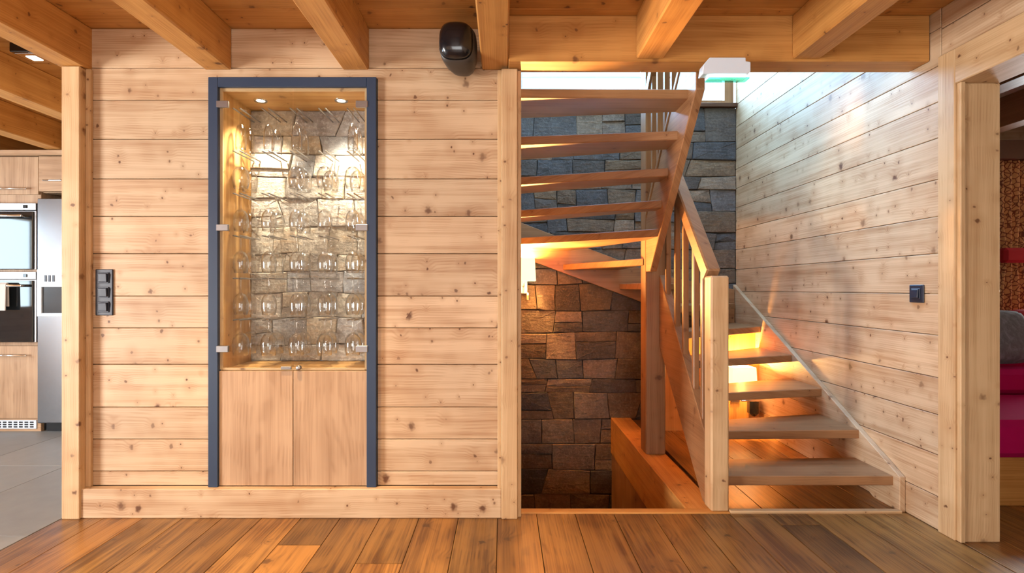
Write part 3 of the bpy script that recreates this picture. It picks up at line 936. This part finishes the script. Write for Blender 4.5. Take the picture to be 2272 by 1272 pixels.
sc0 = (-0.212, 2.38, 2.222)
loft('body', [(-0.004, -0.030, 0.006, 0.078, 0.086), (0.004, 0.0, 0.0, 0.083, 0.092), (0.012, 0.04, -0.012, 0.076, 0.092), (0.018, 0.08, -0.022, 0.06, 0.082), (0.022, 0.12, -0.03, 0.042, 0.06), (0.024, 0.135, -0.032, 0.03, 0.04)], GREYPL, spk, sc0)
loft('grille', [(-0.006, -0.072, 0.012, 0.012, 0.014), (-0.006, -0.070, 0.012, 0.036, 0.042), (-0.006, -0.062, 0.011, 0.058, 0.066), (-0.005, -0.048, 0.009, 0.072, 0.080), (-0.004, -0.031, 0.007, 0.077, 0.085)], BLACK, spk, sc0, p=3.0)
rod('bracket', (-0.185, 2.50, 2.2), (-0.185, 2.54, 2.2), 0.02, BLACK, spk)

# ------------------------------------------------------------------ emergency light
ex0, ex1, ey = 0.905, 1.135, 2.39
em = tag(empty('emergency_light', (1.0, ey, 2.09)), 'white emergency light with green lit edge below the header beam', 'emergency light')
solid('housing', [(ex0, 2.085), (ex0 + 0.012, 2.06 + 0.03), (ex1 - 0.02, 2.09), (ex1 - 0.008, 2.10), (ex1 - 0.008, 2.145), (ex1 - 0.03, 2.148), (ex1 - 0.03, 2.165), (ex0 + 0.035, 2.165), (ex0 + 0.006, 2.13)], ey - 0.025, ey + 0.026, WHITEPL, em, 'y', 0.003)
box('diffuser', ex0 + 0.035, ex1 - 0.025, ey - 0.022, ey + 0.022, 2.076, 2.091, GREENGLOW, em, 0.002)
box('cover_strip', ex0 + 0.03, ex1 - 0.012, ey - 0.024, ey + 0.024, 2.068, 2.0755, DISPENSER, em, 0.002)

# ------------------------------------------------------------------ kitchen
KY = 4.0
OX0, OX1 = -4.19, -3.59
cw = tag(empty('oven_cabinet', (-3.89, KY + 0.3, 0)), 'tall oak kitchen cabinet housing two built-in ovens', 'cabinet')
box('carcass', OX0, OX1, KY + 0.022, 4.62, 0.10, 2.13, OAKD[2], cw, 0.002)
d = box('door', OX0 + 0.003, OX1 - 0.003, KY, KY + 0.02, 1.835, 2.125, OAKD[2], cw, 0.002)
rod('handle', (OX0 + 0.1, KY - 0.03, 1.875), (OX1 - 0.07, KY - 0.03, 1.875), 0.007, CHROME, d)
d = box('door', OX0 + 0.003, OX1 - 0.003, KY, KY + 0.02, 0.105, 0.665, OAKD[2], cw, 0.002)
rod('handle', (OX0 + 0.1, KY - 0.03, 0.595), (OX1 - 0.07, KY - 0.03, 0.595), 0.007, CHROME, d)
pl = box('plinth', OX0, OX1, KY + 0.02, KY + 0.05, 0.0, 0.10, OAKD[0], cw, 0.002)
gr = box('vent_grille', OX0 + 0.05, OX1 - 0.03, KY + 0.012, KY + 0.02, 0.022, 0.088, WHITEPL, pl, 0.002)
slots = []
for i in range(10):
    for j in range(3):
        x = OX1 - 0.05 - i * 0.042
        slots.append((x - 0.028, x, KY + 0.0105, KY + 0.0125, 0.032 + j * 0.018, 0.042 + j * 0.018))
boxes('slots', slots, BLACK, pl)
for (z0, z1, lb) in ((1.245, 1.765, 'upper built-in oven with black glass door and steel handle'), (0.685, 1.235, 'lower built-in oven with black glass door and hanging towel')):
    ov = tag(empty('oven', (-3.89, KY - 0.02, z0)), lb, 'oven', 'built-in ovens')
    box('control_panel', OX0 + 0.004, OX1 - 0.004, KY - 0.02, KY + 0.02, z1 - 0.055, z1, WHITEPL if False else STEEL, ov, 0.002)
    box('knob', OX0 + 0.5, OX0 + 0.53, KY - 0.026, KY - 0.02, z1 - 0.04, z1 - 0.015, BLACK, ov, 0.002)
    box('frame', OX0 + 0.004, OX1 - 0.004, KY - 0.016, KY + 0.02, z0 + 0.01, z1 - 0.058, STEEL, ov, 0.002)
    dr = box('oven_door', OX0 + 0.02, OX1 - 0.022, KY - 0.03, KY - 0.016, z0 + 0.012, z1 - 0.065, BLACKGLASS, ov, 0.003)
    rod('handle', (OX0 + 0.05, KY - 0.075, z1 - 0.105), (OX1 - 0.06, KY - 0.075, z1 - 0.105), 0.011, CHROME, dr)
    for hx in (OX0 + 0.07, OX1 - 0.08):
        rod('handle_post', (hx, KY - 0.075, z1 - 0.105), (hx, KY - 0.03, z1 - 0.105), 0.008, CHROME, dr)
tw = solid('hand_towel', [(-0.101, 0.0), (-0.087, 0.012), (-0.073, 0.0), (-0.07, -0.17), (-0.079, -0.17), (-0.081, -0.004), (-0.087, -0.001), (-0.095, -0.004), (-0.098, -0.20), (-0.106, -0.20)], -3.93, -3.76, TOWEL, None, 'x', 0.001)
tw.location = (tw.location.x, KY + 0.012 + tw.location.y, 1.13 + tw.location.z + 0.012)
tag(tw, 'pale towel hanging from the lower oven handle', 'towel')

fx0, fx1 = -3.58, -2.72
fr = tag(empty('refrigerator', (-3.15, KY + 0.3, 0)), 'tall stainless steel refrigerator with water dispenser', 'refrigerator')
box('body', fx0 + 0.005, fx1, KY + 0.03, 4.62, 0.06, 1.80, FRIDGE, fr, 0.004)
dr = box('fridge_door', fx0 + 0.003, (fx0 + fx1) / 2 - 0.002, KY - 0.03, KY + 0.028, 0.075, 1.80, FRIDGE, fr, 0.006)
box('fridge_door', (fx0 + fx1) / 2 + 0.002, fx1 - 0.003, KY - 0.03, KY + 0.028, 0.075, 1.80, FRIDGE, fr, 0.006)
DX0, DX1 = fx0 + 0.015, fx0 + 0.30
boxes('dispenser', [(DX0, DX1, KY - 0.045, KY - 0.03, 1.12, 1.255), (DX0, DX0 + 0.035, KY - 0.045, KY - 0.03, 0.895, 1.12), (DX1 - 0.035, DX1, KY - 0.045, KY - 0.03, 0.895, 1.12), (DX0 + 0.035, DX1 - 0.035, KY - 0.045, KY - 0.03, 0.895, 0.92)], WHITEPL, dr, 0.002)
box('dispenser_recess', DX0 + 0.035, DX1 - 0.035, KY - 0.034, KY - 0.0305, 0.92, 1.12, BLACK, dr, 0)
for k in range(3):
    box('button', DX0 + 0.06 + k * 0.03, DX0 + 0.078 + k * 0.03, KY - 0.048, KY - 0.045, 1.16, 1.21, SWITCH, dr, 0.001)
box('kick_plate', fx0 + 0.02, fx1 - 0.02, KY + 0.03, KY + 0.06, 0.0, 0.07, BLACK, fr, 0.003)
uc = tag(empty('wall_cabinet', (-3.15, KY + 0.3, 1.85)), 'oak wall cabinet above the refrigerator', 'cabinet')
box('carcass', fx0 + 0.004, fx1, KY + 0.022, 4.62, 1.85, 2.13, OAKD[2], uc, 0.002)
d = box('door', fx0 + 0.007, (fx0 + fx1) / 2 - 0.002, KY - 0.02, KY + 0.02, 1.855, 2.125, OAKD[0], uc, 0.002)
rod('handle', (fx0 + 0.06, KY - 0.045, 1.935), ((fx0 + fx1) / 2 - 0.06, KY - 0.045, 1.935), 0.006, CHROME, d)
box('door', (fx0 + fx1) / 2 + 0.002, fx1 - 0.003, KY - 0.02, KY + 0.02, 1.855, 2.125, OAKD[0], uc, 0.002)
tag(box('cornice_board', -4.9, fx1, KY - 0.03, 4.62, 2.132, 2.172, OAKD[0], None, 0.003), 'oak cornice board running along the top of the kitchen cabinets', 'board')

ks = tag(empty('kitchen_spotlight', (-2.49, 2.75, CZ)), 'square black spotlight on the kitchen ceiling between beams', 'spotlight')
box('housing', -2.56, -2.42, 2.68, 2.82, 2.335, CZ, BLACK, ks, 0.004)
box('reflector', -2.545, -2.435, 2.695, 2.805, 2.331, 2.336, CHROME, ks, 0.001)
box('lens', -2.515, -2.465, 2.725, 2.775, 2.328, 2.332, emit('spot_white', C(1, 0.95, 0.85), 6.0), ks, 0.001)
spot('spot_light', (-2.49, 2.75, 2.32), 14, (1.0, 0.82, 0.6), ks, 110, 0.7)

# ceiling spots of the living room (unseen, assumed and added between the beams)
for lx, ly, lb in ((-1.05, 2.0, 'assumed small round ceiling spot between the beams above the cabinet side'), (0.33, 1.75, 'assumed small round ceiling spot between the beams above the stair side'), (-1.05, -0.4, 'assumed small round ceiling spot farther into the living room')):
    s = tag(empty('ceiling_spot', (lx, ly, CZ)), lb, 'spotlight', 'assumed living room ceiling spots')
    link('ring', lathe_mesh('ring', [(0.024, -0.001), (0.026, -0.006), (0.04, -0.005), (0.042, 0.0)], 20, CHROME), None, (lx, ly, CZ), s)
    link('lens', lathe_mesh('lens', [(0.0005, -0.002), (0.026, -0.002)], 20, BULB), None, (lx, ly, CZ), s)
    spot('spot_light', (lx, ly, CZ - 0.02), 230 if lx < 0 else 110, (1.0, 0.68, 0.36), s, 62, 0.9, 0.03)

# ------------------------------------------------------------------ lounge beyond the doorway
tag(boxes('wall_lounge', [(2.14, 3.95, 4.0, 4.1, 0, 2.6), (4.85, 5.1, 4.0, 4.1, 0, 2.6), (3.95, 4.85, 4.0, 4.1, 0, 0.95), (3.95, 4.85, 4.0, 4.1, 1.85, 2.6), (5.0, 5.1, 0.4, 4.0, 0, 2.6), (2.14, 5.1, 0.3, 0.4, 0, 2.6)], PINE[0]), 'pine walls of the lounge beyond the doorway', 'wall', kind='structure')
tag(box('ceiling_lounge', 2.14, 5.1, 0.3, 4.1, 2.40, 2.46, PLASTER, None, 0), 'white ceiling of the lounge between dark beams', 'ceiling', kind='structure')
for bx, lb in ((2.72, 'first brown lounge ceiling beam past the doorway'), (3.42, 'second brown lounge ceiling beam past the doorway'), (4.1, 'brown lounge ceiling beam nearest the lounge window')):
    tag(box('lounge_beam', bx - 0.064, bx + 0.064, 0.4, 3.99, 2.2, 2.40, STAIR[1], None, 0.005), lb, 'beam', 'lounge ceiling beams')
w = tag(boxes('window_3', [(3.95, 4.85, 4.0, 4.05, 0.95, 1.0), (3.95, 4.85, 4.0, 4.05, 1.80, 1.85), (3.95, 4.0, 4.0, 4.05, 1.0, 1.8), (4.8, 4.85, 4.0, 4.05, 1.0, 1.8), (4.0, 4.8, 4.015, 4.04, 1.24, 1.265), (4.0, 4.8, 4.015, 4.04, 1.48, 1.505), (4.39, 4.415, 4.015, 4.04, 1.0, 1.8)], STAIR[0]), 'lounge window with wooden glazing bars beside the patterned curtain', 'window', kind='structure')
box('pane', 4.0, 4.8, 4.043, 4.047, 1.0, 1.8, PANE, w, 0)
tag(box('curtain_pelmet', 3.2, 5.0, 3.80, 3.99, 2.06, 2.2, PINKTRIM, None, 0.004), 'dark wood pelmet above the patterned curtain', 'pelmet')


def curtain_mat():
    k = NT('patterned_curtain')
    tc = k.n('ShaderNodeTexCoord').outputs['Object']
    vo = k.n('ShaderNodeTexVoronoi', {'Vector': tc, 'Scale': 30.0}, feature='DISTANCE_TO_EDGE')
    f = k.mapr(vo.outputs['Distance'], 0.03, 0.12, 0.0, 1.0)
    k.s(k.b.inputs['Base Color'], k.mix(f, C(0.22, 0.065, 0.03), C(0.74, 0.40, 0.17)))
    k.b.inputs['Roughness'].default_value = 0.9
    return k.m


cur = tag(empty('curtain', (3.83, 3.85, 0.8)), 'orange brown patterned curtain gathered by a red tie', 'curtain')


def curtain_mesh(x0, x1, z0, z1, zt):
    verts, faces = [], []
    nu, nv = 44, 26
    for side in (0.0, 0.012):
        for j in range(nv + 1):
            z = z0 + (z1 - z0) * j / nv
            g = 1.0 - 0.42 * math.exp(-((z - zt) / 0.16) ** 2)
            for i in range(nu + 1):
                t = i / nu
                xx = x0 + (x1 - x0) * 0.45 + (t - 0.45) * (x1 - x0) * g
                verts.append((xx - x0, 0.028 * math.sin(t * 34) * g + side, z - z0))
    off = (nu + 1) * (nv + 1)
    for s in (0, off):
        for j in range(nv):
            for i in range(nu):
                a = s + j * (nu + 1) + i
                f = (a, a + 1, a + nu + 2, a + nu + 1)
                faces.append(f if s == 0 else tuple(reversed(f)))
    me = bpy.data.meshes.new('fabric')
    me.from_pydata(verts, [], faces)
    smooth(me)
    return me


link('fabric', curtain_mesh(3.66, 3.98, 0.8, 2.06, 1.36), curtain_mat(), (3.66, 3.87, 0.8), cur)
box('tie', 3.70, 3.91, 3.82, 3.92, 1.30, 1.41, RED, cur, 0.02)


def pillow(name, w, h, t, mat, loc, rot, label, cat):
    verts, faces = [], []
    n = 14
    for s in (1, -1):
        for j in range(n + 1):
            for i in range(n + 1):
                a, b = i / n * 2 - 1, j / n * 2 - 1
                e = max(0.0, (1 - a ** 4) * (1 - b ** 4)) ** 0.5
                pin = 1 - 0.07 * (a * a * b * b)
                verts.append((a * w / 2 * pin, s * t / 2 * e, b * h / 2 * pin))
    off = (n + 1) ** 2
    for s in (0, off):
        for j in range(n):
            for i in range(n):
                a = s + j * (n + 1) + i
                f = (a, a + 1, a + n + 2, a + n + 1)
                faces.append(f if s == 0 else tuple(reversed(f)))
    me = bpy.data.meshes.new(name)
    me.from_pydata(verts, [], faces)
    smooth(me)
    o = link(name, me, mat, loc)
    o.rotation_euler = rot
    return tag(o, label, cat)


bn = tag(empty('corner_bench', (3.3, 3.2, 0)), 'wooden lounge bench with magenta seat and back cushions', 'bench')
box('base', 2.35, 4.6, 2.64, 3.98, 0.0, 0.25, BEAM[0], bn, 0.004)
box('seat_cushion', 2.35, 4.6, 2.60, 3.28, 0.252, 0.443, MAGENTA, bn, 0.03)
box('back_base', 2.35, 4.6, 3.30, 3.72, 0.252, 0.44, MAGENTA, bn, 0.02)
box('back_cushion', 2.35, 4.6, 3.24, 3.42, 0.445, 0.60, MAGENTA, bn, 0.03)
box('backrest', 2.35, 4.6, 3.72, 3.84, 0.252, 0.86, MAGENTA, bn, 0.03)
pillow('fur_cushion', 0.42, 0.36, 0.16, FUR, (3.27, 3.43, 0.79), (-0.25, 0, 0.1), 'grey fluffy fur cushion on the magenta bench', 'cushion')
pillow('red_cushion', 0.40, 0.34, 0.14, RED, (3.72, 3.58, 0.80), (-0.2, 0, -0.1), 'red cushion behind the grey fur cushion', 'cushion')
